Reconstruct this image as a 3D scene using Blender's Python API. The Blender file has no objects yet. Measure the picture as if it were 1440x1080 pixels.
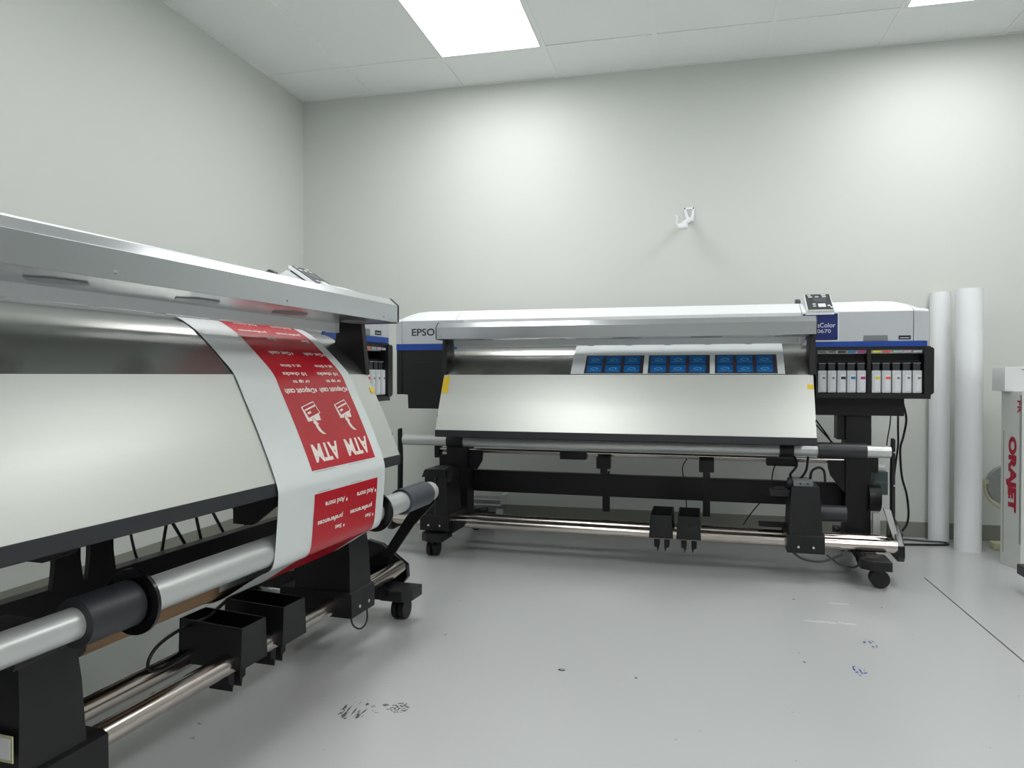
import bpy, bmesh, math, random
from mathutils import Vector, Matrix
random.seed(7)
C = bpy.context.scene.collection
SC = bpy.context.scene

# ------------------------------------------------------------------ camera, world, exposure
YAW, PITCH, ROLL = -0.23405, -0.012253, 0.000216
CAM = Vector((2.49978, -4.42239, 0.902))
cy, sy, cp, sp = math.cos(YAW), math.sin(YAW), math.cos(PITCH), math.sin(PITCH)
F = Vector((sy*cp, cy*cp, sp)); R0 = Vector((cy, -sy, 0)); U0 = R0.cross(F)
Rv = math.cos(ROLL)*R0 + math.sin(ROLL)*U0
Uv = -math.sin(ROLL)*R0 + math.cos(ROLL)*U0
cd = bpy.data.cameras.new('camera'); cam = bpy.data.objects.new('camera', cd); C.objects.link(cam)
cd.sensor_width = 36; cd.lens = 1015.69*36/1440; cd.clip_start = 0.02; cd.clip_end = 60
M = Matrix((Rv, Uv, -F)).transposed().to_4x4(); M.translation = CAM; cam.matrix_world = M
SC.camera = cam
w = bpy.data.worlds.new('world'); SC.world = w; w.use_nodes = True
w.node_tree.nodes['Background'].inputs[0].default_value = (0.6, 0.65, 0.7, 1)
w.node_tree.nodes['Background'].inputs[1].default_value = 0.1
LAMP = 10.3
SC.view_settings.view_transform = 'Standard'; SC.view_settings.look = 'None'
SC.view_settings.exposure = 0.0; SC.view_settings.gamma = 1.0
SC.view_settings.use_curve_mapping = False

# ------------------------------------------------------------------ materials
def s2l(c):
    return tuple(((v/255)/12.92 if v/255 <= .04045 else ((v/255+.055)/1.055)**2.4) for v in c)
MATS = {}
def mat(name, rgb, rough=.5, metal=0., spec=.5, noise=0., nscale=20., bump=0., bscale=300., emit=0., coat=0., aniso=None):
    m = bpy.data.materials.new(name); m.use_nodes = True; nt = m.node_tree; b = nt.nodes['Principled BSDF']
    col = (*s2l(rgb), 1)
    b.inputs['Base Color'].default_value = col; b.inputs['Roughness'].default_value = rough
    b.inputs['Metallic'].default_value = metal; b.inputs['Specular IOR Level'].default_value = spec
    b.inputs['Coat Weight'].default_value = coat
    tc = nt.nodes.new('ShaderNodeTexCoord')
    if noise:
        n = nt.nodes.new('ShaderNodeTexNoise'); n.inputs['Scale'].default_value = nscale; n.inputs['Detail'].default_value = 4
        if aniso:
            mp = nt.nodes.new('ShaderNodeMapping'); mp.inputs['Scale'].default_value = aniso
            nt.links.new(tc.outputs['Object'], mp.inputs[0]); nt.links.new(mp.outputs[0], n.inputs['Vector'])
        else: nt.links.new(tc.outputs['Object'], n.inputs['Vector'])
        mx = nt.nodes.new('ShaderNodeMix'); mx.data_type = 'RGBA'
        mx.inputs[6].default_value = tuple(v*(1-noise) for v in col[:3])+(1,)
        mx.inputs[7].default_value = tuple(min(1, v*(1+noise)) for v in col[:3])+(1,)
        nt.links.new(n.outputs['Fac'], mx.inputs[0]); nt.links.new(mx.outputs[2], b.inputs['Base Color'])
    if bump:
        n2 = nt.nodes.new('ShaderNodeTexNoise'); n2.inputs['Scale'].default_value = bscale
        nt.links.new(tc.outputs['Object'], n2.inputs['Vector'])
        bp = nt.nodes.new('ShaderNodeBump'); bp.inputs['Strength'].default_value = bump; bp.inputs['Distance'].default_value = .002
        nt.links.new(n2.outputs['Fac'], bp.inputs['Height']); nt.links.new(bp.outputs[0], b.inputs['Normal'])
    if emit:
        b.inputs['Emission Color'].default_value = (.99, 1, .995, 1); b.inputs['Emission Strength'].default_value = emit
    MATS[name] = m
    return m
mat('wall_paint', (213, 216, 211), .55, noise=.015, nscale=2, bump=.12, bscale=180)
mat('ceiling_tile', (240, 242, 240), .9, noise=.03, nscale=90, bump=.5, bscale=160)
mat('ceiling_grid', (240, 242, 240), .5)
mat('baseboard_vinyl', (134, 137, 126), .45)
mat('diffuser', (255, 255, 255), .4, emit=LAMP)
mat('lamp_frame', (235, 237, 236), .4)
mat('white_plastic', (232, 235, 236), .35, noise=.01, nscale=5)
mat('black_plastic', (17, 18, 20), .42, noise=.15, nscale=40)
mat('black_metal', (11, 12, 13), .5, noise=.1, nscale=30)
mat('gloss_black', (14, 14, 16), .2)
mat('dark_grey', (46, 48, 53), .42)
mat('slate_grey', (72, 76, 84), .4)
mat('mid_grey', (125, 128, 130), .4)
mat('blue_stripe', (28, 72, 160), .35)
mat('blue_label', (20, 38, 110), .35)
mat('label_text', (205, 212, 225), .5)
mat('logo_grey', (62, 64, 66), .3, metal=.3)
mat('aluminium', (192, 195, 198), .24, metal=.92, noise=.02, nscale=3, aniso=(1, 20, 200))
mat('panel_silver', (196, 199, 204), .4)
mat('heater_steel', (180, 181, 176), .27, metal=.95, noise=.02, nscale=4, aniso=(1, 1, 30))  # bare steel, toned darker partly for the hood's dark reflection
mat('platen_steel', (208, 210, 205), .36, metal=.45, noise=.02, nscale=4, aniso=(1, 1, 30))
mat('chrome_tube', (208, 198, 192), .19, metal=1.)
mat('bar_aluminium', (205, 208, 207), .34, metal=.45)
mat('paper_white', (243, 245, 248), .5)
mat('vinyl_white', (226, 231, 231), .24)
mat('print_red', (190, 22, 40), .26, noise=.03, nscale=8)
mat('print_cream', (246, 232, 226), .3)
mat('print_dark', (52, 50, 56), .3)
mat('print_blue', (18, 96, 168), .28, noise=.45, nscale=45)
mat('print_light_blue', (96, 170, 214), .3)
mat('print_maroon', (86, 50, 62), .3)
mat('sticker_yellow', (232, 196, 30), .4)
mat('tank_white', (205, 208, 212), .35, noise=.05, nscale=120)
mat('tank_label', (222, 224, 228), .5, noise=.12, nscale=260)
mat('rubber', (18, 18, 20), .5)
mat('cable', (16, 17, 18), .4)
mat('cable_grey', (40, 40, 42), .4)
mat('screw', (210, 212, 214), .25, metal=.8)
mat('cardboard', (150, 118, 88), .8, noise=.08, nscale=12)
mat('box_white', (214, 216, 212), .6, noise=.03, nscale=9)
mat('box_lid', (230, 232, 234), .55)
mat('box_red', (176, 30, 60), .5, noise=.15, nscale=30)
mat('box_orange', (206, 84, 40), .5)
mat('cream_plastic', (206, 204, 170), .4)
mat('fan_metal', (165, 168, 168), .4, metal=.3)
mat('teal_grey', (72, 84, 88), .4)
mat('wheel_blue', (36, 46, 120), .4)
mat('machine_grey', (150, 153, 154), .4, metal=.4)
mat('brown_residue', (70, 40, 40), .6)
for nm, c in dict(ink_grey=(120, 124, 112), ink_dark=(40, 42, 42), ink_cyan=(20, 120, 180), ink_magenta=(178, 30, 120),
                  ink_yellow=(214, 214, 40), ink_orange=(230, 92, 74), ink_pale_cyan=(150, 175, 178), ink_pale_magenta=(190, 165, 182),
                  ink_pale_grey=(178, 178, 186), ink_olive=(104, 108, 88)).items():
    mat(nm, c, .4)

def floor_material():
    m = mat('floor_epoxy', (186, 188, 188), .24, noise=.03, nscale=1.3, bump=.05, bscale=9)
    nt = m.node_tree; b = nt.nodes['Principled BSDF']; L = nt.links
    b.inputs['Specular IOR Level'].default_value = .6
    base = b.inputs['Base Color'].links[0].from_socket
    tc = next(n for n in nt.nodes if n.type == 'TEX_COORD')
    def math_(op, a, bb=None, clamp=False):
        n = nt.nodes.new('ShaderNodeMath'); n.operation = op; n.use_clamp = clamp
        for i, v in enumerate((a, bb)):
            if v is None: continue
            if isinstance(v, (int, float)): n.inputs[i].default_value = v
            else: L.new(v, n.inputs[i])
        return n.outputs[0]
    sx = nt.nodes.new('ShaderNodeSeparateXYZ'); L.new(tc.outputs['Object'], sx.inputs[0])
    X, Y = sx.outputs[0], sx.outputs[1]
    def mask(cx, cy_, rx, ry):          # soft elliptical patch
        a = math_('POWER', math_('DIVIDE', math_('SUBTRACT', X, cx), rx), 2)
        bq = math_('POWER', math_('DIVIDE', math_('SUBTRACT', Y, cy_), ry), 2)
        return math_('LESS_THAN', math_('ADD', a, bq), 1.0)
    def noise(scale, thr, vec=None, mp=None):
        n = nt.nodes.new('ShaderNodeTexNoise'); n.inputs['Scale'].default_value = scale; n.inputs['Detail'].default_value = 3
        if mp:
            q = nt.nodes.new('ShaderNodeMapping'); q.inputs['Scale'].default_value = mp[0]; q.inputs['Rotation'].default_value = (0, 0, mp[1])
            L.new(tc.outputs['Object'], q.inputs[0]); L.new(q.outputs[0], n.inputs['Vector'])
        else: L.new(tc.outputs['Object'], n.inputs['Vector'])
        return math_('GREATER_THAN', n.outputs['Fac'], thr)
    def over(basec, maskc, rgb):
        mx = nt.nodes.new('ShaderNodeMix'); mx.data_type = 'RGBA'; mx.inputs[7].default_value = (*s2l(rgb), 1)
        L.new(maskc, mx.inputs[0]); L.new(basec, mx.inputs[6]); return mx.outputs[2]
    c = base
    # a dried tyre print: slanted dashes on the left, a speckled blot on the right
    c = over(c, math_('MULTIPLY', mask(1.640, -2.640, .042, .052), noise(30, .53, mp=((3.2, .6, 1), .5))), (92, 98, 96))
    c = over(c, math_('MULTIPLY', mask(1.705, -2.612, .03, .03), noise(60, .62)), (104, 108, 106))
    c = over(c, math_('MULTIPLY', mask(1.752, -2.598, .026, .03), noise(130, .52)), (88, 92, 90))
    # blue marker dashes and pale scrapes
    c = over(c, math_('MULTIPLY', mask(3.107, -1.795, .022, .05), noise(50, .56, mp=((2, 1, 1), .4))), (70, 96, 150))
    c = over(c, math_('MULTIPLY', mask(3.026, -2.04, .02, .05), noise(46, .55, mp=((2, 1, 1), .5))), (70, 96, 160))
    c = over(c, math_('MULTIPLY', mask(3.02, -1.60, .10, .012), noise(30, .45)), (205, 208, 206))
    c = over(c, math_('MULTIPLY', mask(3.1, -1.36, .05, .01), noise(30, .45)), (205, 208, 206))
    c = over(c, math_('MULTIPLY', mask(2.138, -2.247, .012, .008), noise(80, .4)), (40, 42, 42))
    # sparse specks of dirt over the whole floor
    c = over(c, math_('MULTIPLY', noise(34, .735), noise(3, .5)), (112, 116, 114))
    L.new(c, b.inputs['Base Color'])
    # worn patches scatter light a little more
    n = nt.nodes.new('ShaderNodeTexNoise'); n.inputs['Scale'].default_value = 2.2; n.inputs['Detail'].default_value = 6
    L.new(tc.outputs['Object'], n.inputs['Vector'])
    mr = nt.nodes.new('ShaderNodeMapRange'); mr.inputs[1].default_value = .2; mr.inputs[2].default_value = .8
    mr.inputs[3].default_value = .2; mr.inputs[4].default_value = .27
    L.new(n.outputs['Fac'], mr.inputs[0]); L.new(mr.outputs[0], b.inputs['Roughness'])
floor_material()

# ------------------------------------------------------------------ mesh helpers
class MB:
    """collects shapes in (x, f, z); flip=True stores y = -f (f points out of the printer's front)"""
    def __init__(s, flip=True): s.bm = bmesh.new(); s.k = -1 if flip else 1
    def V(s, p): return s.bm.verts.new((p[0], s.k*p[1], p[2]))
    def box(s, x0, x1, f0, f1, z0, z1, bev=0.):
        vs = [s.V((x, f, z)) for x in (x0, x1) for f in (f0, f1) for z in (z0, z1)]
        fs = [s.bm.faces.new([vs[i] for i in q]) for q in ((0,1,3,2),(4,6,7,5),(0,4,5,1),(2,3,7,6),(0,2,6,4),(1,5,7,3))]
        if bev:
            es = list({e for f in fs for e in f.edges})
            bmesh.ops.bevel(s.bm, geom=es, offset=bev, segments=2, affect='EDGES', profile=.6)
        return s
    def prism(s, pts, a0, a1, axis='x', bev=0., caps=True):
        """closed outline: axis x -> pts (f,z); axis f -> pts (x,z); axis z -> pts (x,f)"""
        def P(p, a): return (a, p[0], p[1]) if axis == 'x' else ((p[0], a, p[1]) if axis == 'f' else (p[0], p[1], a))
        A = [s.V(P(p, a0)) for p in pts]; B = [s.V(P(p, a1)) for p in pts]; n = len(pts)
        fs = [s.bm.faces.new((A[i], A[(i+1) % n], B[(i+1) % n], B[i])) for i in range(n)]
        if caps: fs += [s.bm.faces.new(A), s.bm.faces.new(B[::-1])]
        if bev:
            es = list({e for f in fs for e in f.edges})
            bmesh.ops.bevel(s.bm, geom=es, offset=bev, segments=2, affect='EDGES', profile=.6)
        return s
    def tube(s, p0, p1, r, seg=20, r1=None, caps=True):
        return s.path([p0, p1], [r, r if r1 is None else r1], seg, caps)
    def path(s, pts, r, seg=8, caps=True):
        P = [Vector((p[0], s.k*p[1], p[2])) for p in pts]
        rr = r if isinstance(r, (list, tuple)) else [r]*len(P)
        rings = []; prev = None
        for i, p in enumerate(P):
            t = (P[min(i+1, len(P)-1)]-P[max(i-1, 0)]).normalized()
            if prev is None:
                a = Vector((0, 0, 1)) if abs(t.z) < .9 else Vector((1, 0, 0)); u = t.cross(a).normalized()
            else: u = (prev - t*prev.dot(t)).normalized()
            prev = u; v = t.cross(u)
            rings.append([s.bm.verts.new(p+rr[i]*(math.cos(2*math.pi*k/seg)*u+math.sin(2*math.pi*k/seg)*v)) for k in range(seg)])
        for a, b in zip(rings, rings[1:]):
            for k in range(seg): s.bm.faces.new((a[k], a[(k+1) % seg], b[(k+1) % seg], b[k]))
        if caps: s.bm.faces.new(rings[0][::-1]); s.bm.faces.new(rings[-1])
        return s
    def loft(s, rings, caps=True):
        R = [[s.V(p) for p in r] for r in rings]; n = len(R[0])
        for a, b in zip(R, R[1:]):
            for k in range(n): s.bm.faces.new((a[k], a[(k+1) % n], b[(k+1) % n], b[k]))
        if caps: s.bm.faces.new(R[0][::-1]); s.bm.faces.new(R[-1])
        return s
    def ring(s, x0, x1, f, z, ro, ri, seg=32):      # flange disc with a hole, axis x
        L = []
        for (x, r) in ((x0, ri), (x0, ro), (x1, ro), (x1, ri)):
            L.append([s.V((x, f+r*math.cos(2*math.pi*k/seg), z+r*math.sin(2*math.pi*k/seg))) for k in range(seg)])
        for i in range(4):
            a, b = L[i], L[(i+1) % 4]
            for k in range(seg): s.bm.faces.new((a[k], a[(k+1) % seg], b[(k+1) % seg], b[k]))
        return s
    def build(s, name, m, parent=None, loc=None, kind=None, smooth=True, ang=38, recalc=True):
        if recalc: bmesh.ops.recalc_face_normals(s.bm, faces=s.bm.faces)
        me = bpy.data.meshes.new(name)
        if smooth:
            for f in s.bm.faces: f.smooth = True
            lim = math.radians(ang)
            for e in s.bm.edges:
                if len(e.link_faces) != 2 or e.calc_face_angle(0) > lim: e.smooth = False
        s.bm.to_mesh(me); s.bm.free()
        me.materials.append(MATS[m] if isinstance(m, str) else m)
        o = bpy.data.objects.new(name, me); C.objects.link(o)
        if parent: o.parent = parent
        if smooth:
            wn = o.modifiers.new('weighted_normal', 'WEIGHTED_NORMAL'); wn.keep_sharp = True; wn.weight = 90
        if loc: o.location = loc
        if kind: o['kind'] = kind
        return o
def tag(o, label, cat, group=None):
    o['label'] = label; o['category'] = cat
    if group: o['group'] = group
    return o
def empty(name, loc, rz=0):
    o = bpy.data.objects.new(name, None); o.empty_display_size = .1; C.objects.link(o)
    o.location = loc; o.rotation_euler = (0, 0, rz); return o
def text_mesh(body, bold=0.):
    """outline-filled text as a list of 2-D verts and faces, size 1"""
    cu = bpy.data.curves.new('tmp', 'FONT'); cu.body = body; cu.size = 1; cu.offset = bold; cu.resolution_u = 3
    o = bpy.data.objects.new('tmp', cu); C.objects.link(o)
    bpy.context.view_layer.update()
    me = bpy.data.meshes.new_from_object(o.evaluated_get(bpy.context.evaluated_depsgraph_get()))
    vs = [(v.co.x, v.co.y) for v in me.vertices]; fs = [tuple(p.vertices) for p in me.polygons]
    bpy.data.objects.remove(o); bpy.data.curves.remove(cu); bpy.data.meshes.remove(me)
    return vs, fs
def text_obj(name, body, m, parent, fn, box, bold=0., flip=False):
    """fits the text into box (u0,u1,v0,v1) and maps it by fn(u,v)"""
    vs, fs = text_mesh(body, bold)
    x0 = min(v[0] for v in vs); x1 = max(v[0] for v in vs); y0 = min(v[1] for v in vs); y1 = max(v[1] for v in vs)
    u0, u1, v0, v1 = box
    P = [fn(u0+(x-x0)/(x1-x0)*(u1-u0), v0+(y-y0)/(y1-y0)*(v1-v0)) for x, y in vs]
    me = bpy.data.meshes.new(name); me.from_pydata(P, [], fs); me.materials.append(MATS[m])
    o = bpy.data.objects.new(name, me); C.objects.link(o)
    if parent: o.parent = parent
    return o

# ------------------------------------------------------------------ room
XR, YB, H, T = 6.62, -8.2, 2.7376, .6096
def struct(mb, name, m):
    return mb.build(name, m, kind='structure', smooth=False)
# floor slab with a sawn control joint (x=3.543, from y=-.872 towards the viewer)
JX, JW = 3.5435, .0028
fl = MB(False)
fl.box(0, JX-JW, YB, 0, -.15, 0); fl.box(JX+JW, XR, YB, 0, -.15, 0); fl.box(JX-JW, JX+JW, -.872, 0, -.15, 0); fl.box(JX-JW, JX+JW, YB, -.872, -.15, -.012)
struct(fl, 'floor', 'floor_epoxy')
jf = MB(False); jf.box(JX-JW, JX+JW, YB+.02, -.874, -.012, -.004); j = struct(jf, 'trim_1', 'rubber')
struct(MB(False).box(-.15, 0, YB-.15, .15, -.15, H+.25), 'wall_left', 'wall_paint')
struct(MB(False).box(0, XR, 0, .15, -.15, H+.25), 'wall_back', 'wall_paint')
struct(MB(False).box(XR, XR+.15, YB-.15, .15, -.15, H+.25), 'wall_right', 'wall_paint')
struct(MB(False).box(0, XR, YB-.15, YB, -.15, H+.25), 'wall_front', 'wall_paint')
BH = .086
def baseb(x0, x1, y0, y1, name):
    struct(MB(False).box(x0, x1, y0, y1, 0, BH, .0015), name, 'baseboard_vinyl')
baseb(.006, XR, -.006, 0, 'baseboard_back'); baseb(0, .006, YB, 0, 'baseboard_left')
# suspended ceiling: slab above, tee grid and lay-in tiles
ceil = struct(MB(False).box(0, XR, YB, 0, H+.12, H+.2), 'ceiling', 'ceiling_tile')
xs = [0]+[.5097+T*k for k in range(11)]; xs = [x for x in xs if x < XR-.05]+[XR]
ys = [0]+[-.4285-2*T*k for k in range(7)]; ys = [y for y in ys if y > YB+.05]+[YB]
LIGHTS = [(2, 1), (6, 1), (2, 3), (6, 3), (2, 5), (6, 5), (9, 3)]
tile_cache = {}
g = .010
for i in range(len(xs)-1):
    for jx in range(len(ys)-1):
        if (i, jx) in LIGHTS: continue
        wx, wy = xs[i+1]-xs[i]-2*g, ys[jx]-ys[jx+1]-2*g
        key = (round(wx, 3), round(wy, 3))
        if key not in tile_cache:
            t = MB(False).box(-wx/2, wx/2, -wy/2, wy/2, -.001, .014, .002)
            o = t.build('ceiling_tile', 'ceiling_tile', ceil, smooth=False); tile_cache[key] = o.data
        else:
            o = bpy.data.objects.new('ceiling_tile', tile_cache[key]); C.objects.link(o); o.parent = ceil
        o.location = ((xs[i]+xs[i+1])/2, (ys[jx]+ys[jx+1])/2, H+.003+random.uniform(0, .0012))
for x in xs:
    a, b = max(0, x-g-.002), min(XR, x+g+.002)
    MB(False).box(a, b, YB, 0, H-.0015, H+.003).build('grid_bar', 'ceiling_grid', ceil, smooth=False)
for y in ys:
    a, b = max(YB, y-g-.002), min(0, y+g+.002)
    MB(False).box(0, XR, a, b, H-.001, H+.0025).build('grid_bar', 'ceiling_grid', ceil, smooth=False)
LLAB = {(2, 1): 'bright fluorescent ceiling panel above the two printers, near the room corner',
        (6, 1): 'bright fluorescent ceiling panel cut by the top right edge of the photo',
        (2, 3): 'fluorescent ceiling panel above the near end of the left printer',
        (6, 3): 'fluorescent ceiling panel over the open floor, level with the camera',
        (2, 5): 'fluorescent ceiling panel behind the camera, nearest the left wall',
        (6, 5): 'fluorescent ceiling panel behind the camera, over the open floor',
        (9, 3): 'fluorescent ceiling panel nearest the right wall'}
for (i, jx) in LIGHTS:
    x0, x1, y1, y0 = xs[i]+.006, xs[i+1]-.006, ys[jx]-.006, ys[jx+1]+.006
    cx, cyy = (x0+x1)/2, (y0+y1)/2
    e = empty('ceiling_light', (cx, cyy, H-.004))
    tag(e, LLAB[(i, jx)], 'light', 'recessed ceiling light panels')
    hx, hy = (x1-x0)/2, (y1-y0)/2
    fr = MB(False)
    fr.box(-hx, hx, -hy, -hy+.014, 0, .05); fr.box(-hx, hx, hy-.014, hy, 0, .05)
    fr.box(-hx, -hx+.014, -hy+.014, hy-.014, 0, .05); fr.box(hx-.014, hx, -hy+.014, hy-.014, 0, .05)
    fr.box(-hx, hx, -hy, hy, .05, .07)
    fr.build('frame', 'lamp_frame', e, smooth=False)
    MB(False).box(-hx+.014, hx-.014, -hy+.014, hy-.014, .024, .027).build('diffuser', 'diffuser', e, smooth=False)

# ------------------------------------------------------------------ sheet path over the platen
PLATEN = [(.098, 1.0505), (.12, 1.044), (.15, 1.032), (.175, 1.015), (.205, .990), (.248, .949), (.2905, .904),
          (.312, .861), (.332, .819), (.349, .784), (.366, .748), (.388, .697), (.411, .640)]
SHEET = [(.06, 1.066), (.12, 1.050), (.175, 1.019), (.206, .9925), (.2495, .9515), (.2935, .9055), (.3195, .8545), (.3670, .7555),
         (.4150, .6405), (.420, .59), (.4155, .525), (.4105, .47), (.4060, .443), (.394, .424), (.372, .413), (.34, .395), (.29, .363), (.248, .339), (.205, .3255),
         (.170, .3355), (.152, .362), (.155, .396), (.178, .419), (.208, .4235), (.236, .410), (.249, .385), (.2470, .359)]
class Path:
    def __init__(s, pts, sub=6):
        P = []
        n = len(pts)
        for i in range(n-1):
            p0, p1, p2, p3 = pts[max(i-1, 0)], pts[i], pts[i+1], pts[min(i+2, n-1)]
            for k in range(sub):
                t = k/sub
                P.append(tuple(.5*((2*p1[c])+(-p0[c]+p2[c])*t+(2*p0[c]-5*p1[c]+4*p2[c]-p3[c])*t*t+(-p0[c]+3*p1[c]-3*p2[c]+p3[c])*t**3) for c in (0, 1)))
        P.append(pts[-1]); s.P = P
        # arc length measured on the coarse polyline so that it matches the survey
        s.S = [0]
        for a, b in zip(pts, pts[1:]):
            for k in range(sub): s.S.append(s.S[-1]+math.dist(a, b)/sub)
    def at(s, q, off=0.):
        S, P = s.S, s.P
        q = min(max(q, 0), S[-1])
        i = 0
        while i < len(S)-2 and S[i+1] < q: i += 1
        t = (q-S[i])/(S[i+1]-S[i]); a, b = P[i], P[i+1]
        d = math.dist(a, b); n = (-(b[1]-a[1])/d, (b[0]-a[0])/d)      # outward normal
        return (a[0]+(b[0]-a[0])*t+n[0]*off, a[1]+(b[1]-a[1])*t+n[1]*off)
SP = Path(SHEET)
def strip(x0, x1, s0, s1, off, name, m, parent, thick=.0, wave=None):
    """a flat print or sheet between two arc lengths, following the path"""
    mb = MB()
    ss = sorted({s0, s1, *[q for q in SP.S if s0 < q < s1]})
    def row(o): return [[mb.V((x, *SP.at(q, o+(wave(x, q) if wave else 0)))) for x in (x0, x1)] for q in ss]
    A = row(off)
    for a, b in zip(A, A[1:]): mb.bm.faces.new((a[0], a[1], b[1], b[0]))
    if thick:
        B = row(off-thick)
        for a, b in zip(B, B[1:]): mb.bm.faces.new((a[0], b[0], b[1], a[1]))
        for k in (0, 1):
            for a, b, c, d in zip(A, A[1:], B, B[1:]): mb.bm.faces.new((a[k], b[k], d[k], c[k]))
        mb.bm.faces.new((A[0][0], A[0][1], B[0][1], B[0][0])); mb.bm.faces.new((A[-1][0], A[-1][1], B[-1][1], B[-1][0]))
        return mb.build(name, m, parent, ang=30)
    o = mb.build(name, m, parent, ang=30, recalc=False)
    return o
def sheet_poly(polys, off, name, m, parent):
    mb = MB()
    for p in polys:
        mb.bm.faces.new([mb.V((x, *SP.at(q, off))) for x, q in p])
    return mb.build(name, m, parent, smooth=False, recalc=False)

# ------------------------------------------------------------------ wide-format printer
def caster(root, x, f, side_on, ztop=.083):
    c = MB(); c.box(x-.017, x+.017, f-.017, f+.017, .06, ztop, .003)
    c.box(x-.010, x+.010, f-.010, f+.010, .03, .065, .002)
    cc = c.build('caster', 'black_plastic', root)
    for s in (-1, 1):
        wb = MB()
        if side_on: wb.tube((x+.008, f+s*.006, .0385), (x+.008, f+s*.024, .0385), .0385, 28)
        else: wb.tube((x+s*.008, f-.008, .0385), (x+s*.026, f-.008, .0385), .0385, 28)
        wb.build('wheel', 'rubber', cc)
def drive_unit(root, cx, right, cfg):
    """sliding take-up stand clamped on the two lower rails"""
    w0, w1 = .062, .076
    u = MB()
    u.loft([[(cx-w1*.9, .10, .19), (cx+w1*.9, .10, .19), (cx+w1*.9, .305, .19), (cx-w1*.9, .305, .19)],
            [(cx-w0, .11, .33), (cx+w0, .11, .33), (cx+w0, .30, .33), (cx-w0, .30, .33)],
            [(cx-w0+.006, .12, .415), (cx+w0-.006, .12, .415), (cx+w0-.006, .29, .415), (cx-w0+.006, .29, .415)]])
    unit = u.build('take_up_stand', 'black_plastic', root)
    w2 = w1+(.032 if cfg.get('wide') and not right else 0)
    b = MB(); b.prism([(.05, .13), (.315, .13), (.315, .205), (.30, .212), (.05, .212)], cx-w1, cx+w2, 'x', .002)
    b.build('rail_clamp', 'black_metal', unit)
    for s in (-1, 1):
        MB().tube((cx+s*.03, .314, .158), (cx+s*.03, .3195, .158), .0055, 10).build('screw', 'screw', unit)
    if right:
        t = MB(); t.box(cx-w0+.014, cx+w0-.03, .13, .28, .415, .438, .004); t.build('top_plate', 'mid_grey', unit)
        for s in (-.012, .018): MB().tube((cx-.008+s, .279, .428), (cx-.008+s, .2835, .428), .004, 10).build('plug_hole', 'rubber', unit)
        MB().tube((cx-w0-.005, .22, .42), (cx-w0+.012, .22, .42), .026, 24).build('end_cap', 'dark_grey', unit)
        MB().tube((cx+w0-.004, .2, .29), (cx+w0+.115, .2, .29), .036, 28).build('motor', 'dark_grey', unit)
        h = MB(); h.box(cx-w0-.085, cx-w0+.004, .20, .26, .365, .395, .005); h.box(cx-w0-.066, cx-w0-.02, .21, .25, .393, .405, .003)
        h.build('clamp_lever', 'black_plastic', unit)
        if not cfg.get('wide'): MB().box(cx-w0-.12, cx-w1+.005, .1, .15, .205, .222, .002).build('sensor_bar', 'black_metal', unit)
    else:
        h = MB(); h.prism([(cx-w0-.012, .392), (cx-w0+.004, .432), (cx+w0-.01, .436), (cx+w0-.006, .40)], .12, .30, 'f', .004)
        h.build('top_cover', 'black_plastic', unit)
        if not cfg.get('wide'): MB().box(cx-.004, cx+.004, .300, .306, .215, .395, .001).build('front_rib', 'dark_grey', unit)
        MB().box(cx+w0-.004, cx+w0+.02, .2, .29, .37, .425, .004).build('clamp_lever', 'black_metal', unit)
    return unit
def tray(root, x0, x1):
    t = MB(); f0, f1, z0, z1, w = .088, .282, .157, .262, .004
    i = .006
    t.prism([(x0, z0), (x1, z0), (x1-i, z1-.004), (x0+i, z1-.004)], f1-w, f1, 'f')
    t.prism([(x0, z0), (x1, z0), (x1-i, z1+.004), (x0+i, z1+.004)], f0, f0+w, 'f')
    for s in (0, 1):
        xa, xb = (x0, x0+i) if s == 0 else (x1, x1-i)
        sg = 1 if s == 0 else -1
        t.loft([[(xa, f0, z0), (xa+sg*w, f0, z0), (xb+sg*w, f0, z1+.004), (xb, f0, z1+.004)],
                [(xa, f1, z0), (xa+sg*w, f1, z0), (xb+sg*w, f1, z1-.004), (xb, f1, z1-.004)]])
    t.box(x0, x1, f0, f1, z0-.004, z0+.002)
    tr = t.build('adapter_tray', 'black_plastic', root)
    k = MB(); m = (x0+x1)/2
    for s in (-1, 1):
        k.prism([(m+s*.036, .155), (m+s*.010, .155), (m+s*.012, .098), (m+s*.018, .078), (m+s*.022, .098), (m+s*.034, .102)][::s], .155, .228, 'f')
    k.build('hook', 'black_metal', tr)
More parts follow.
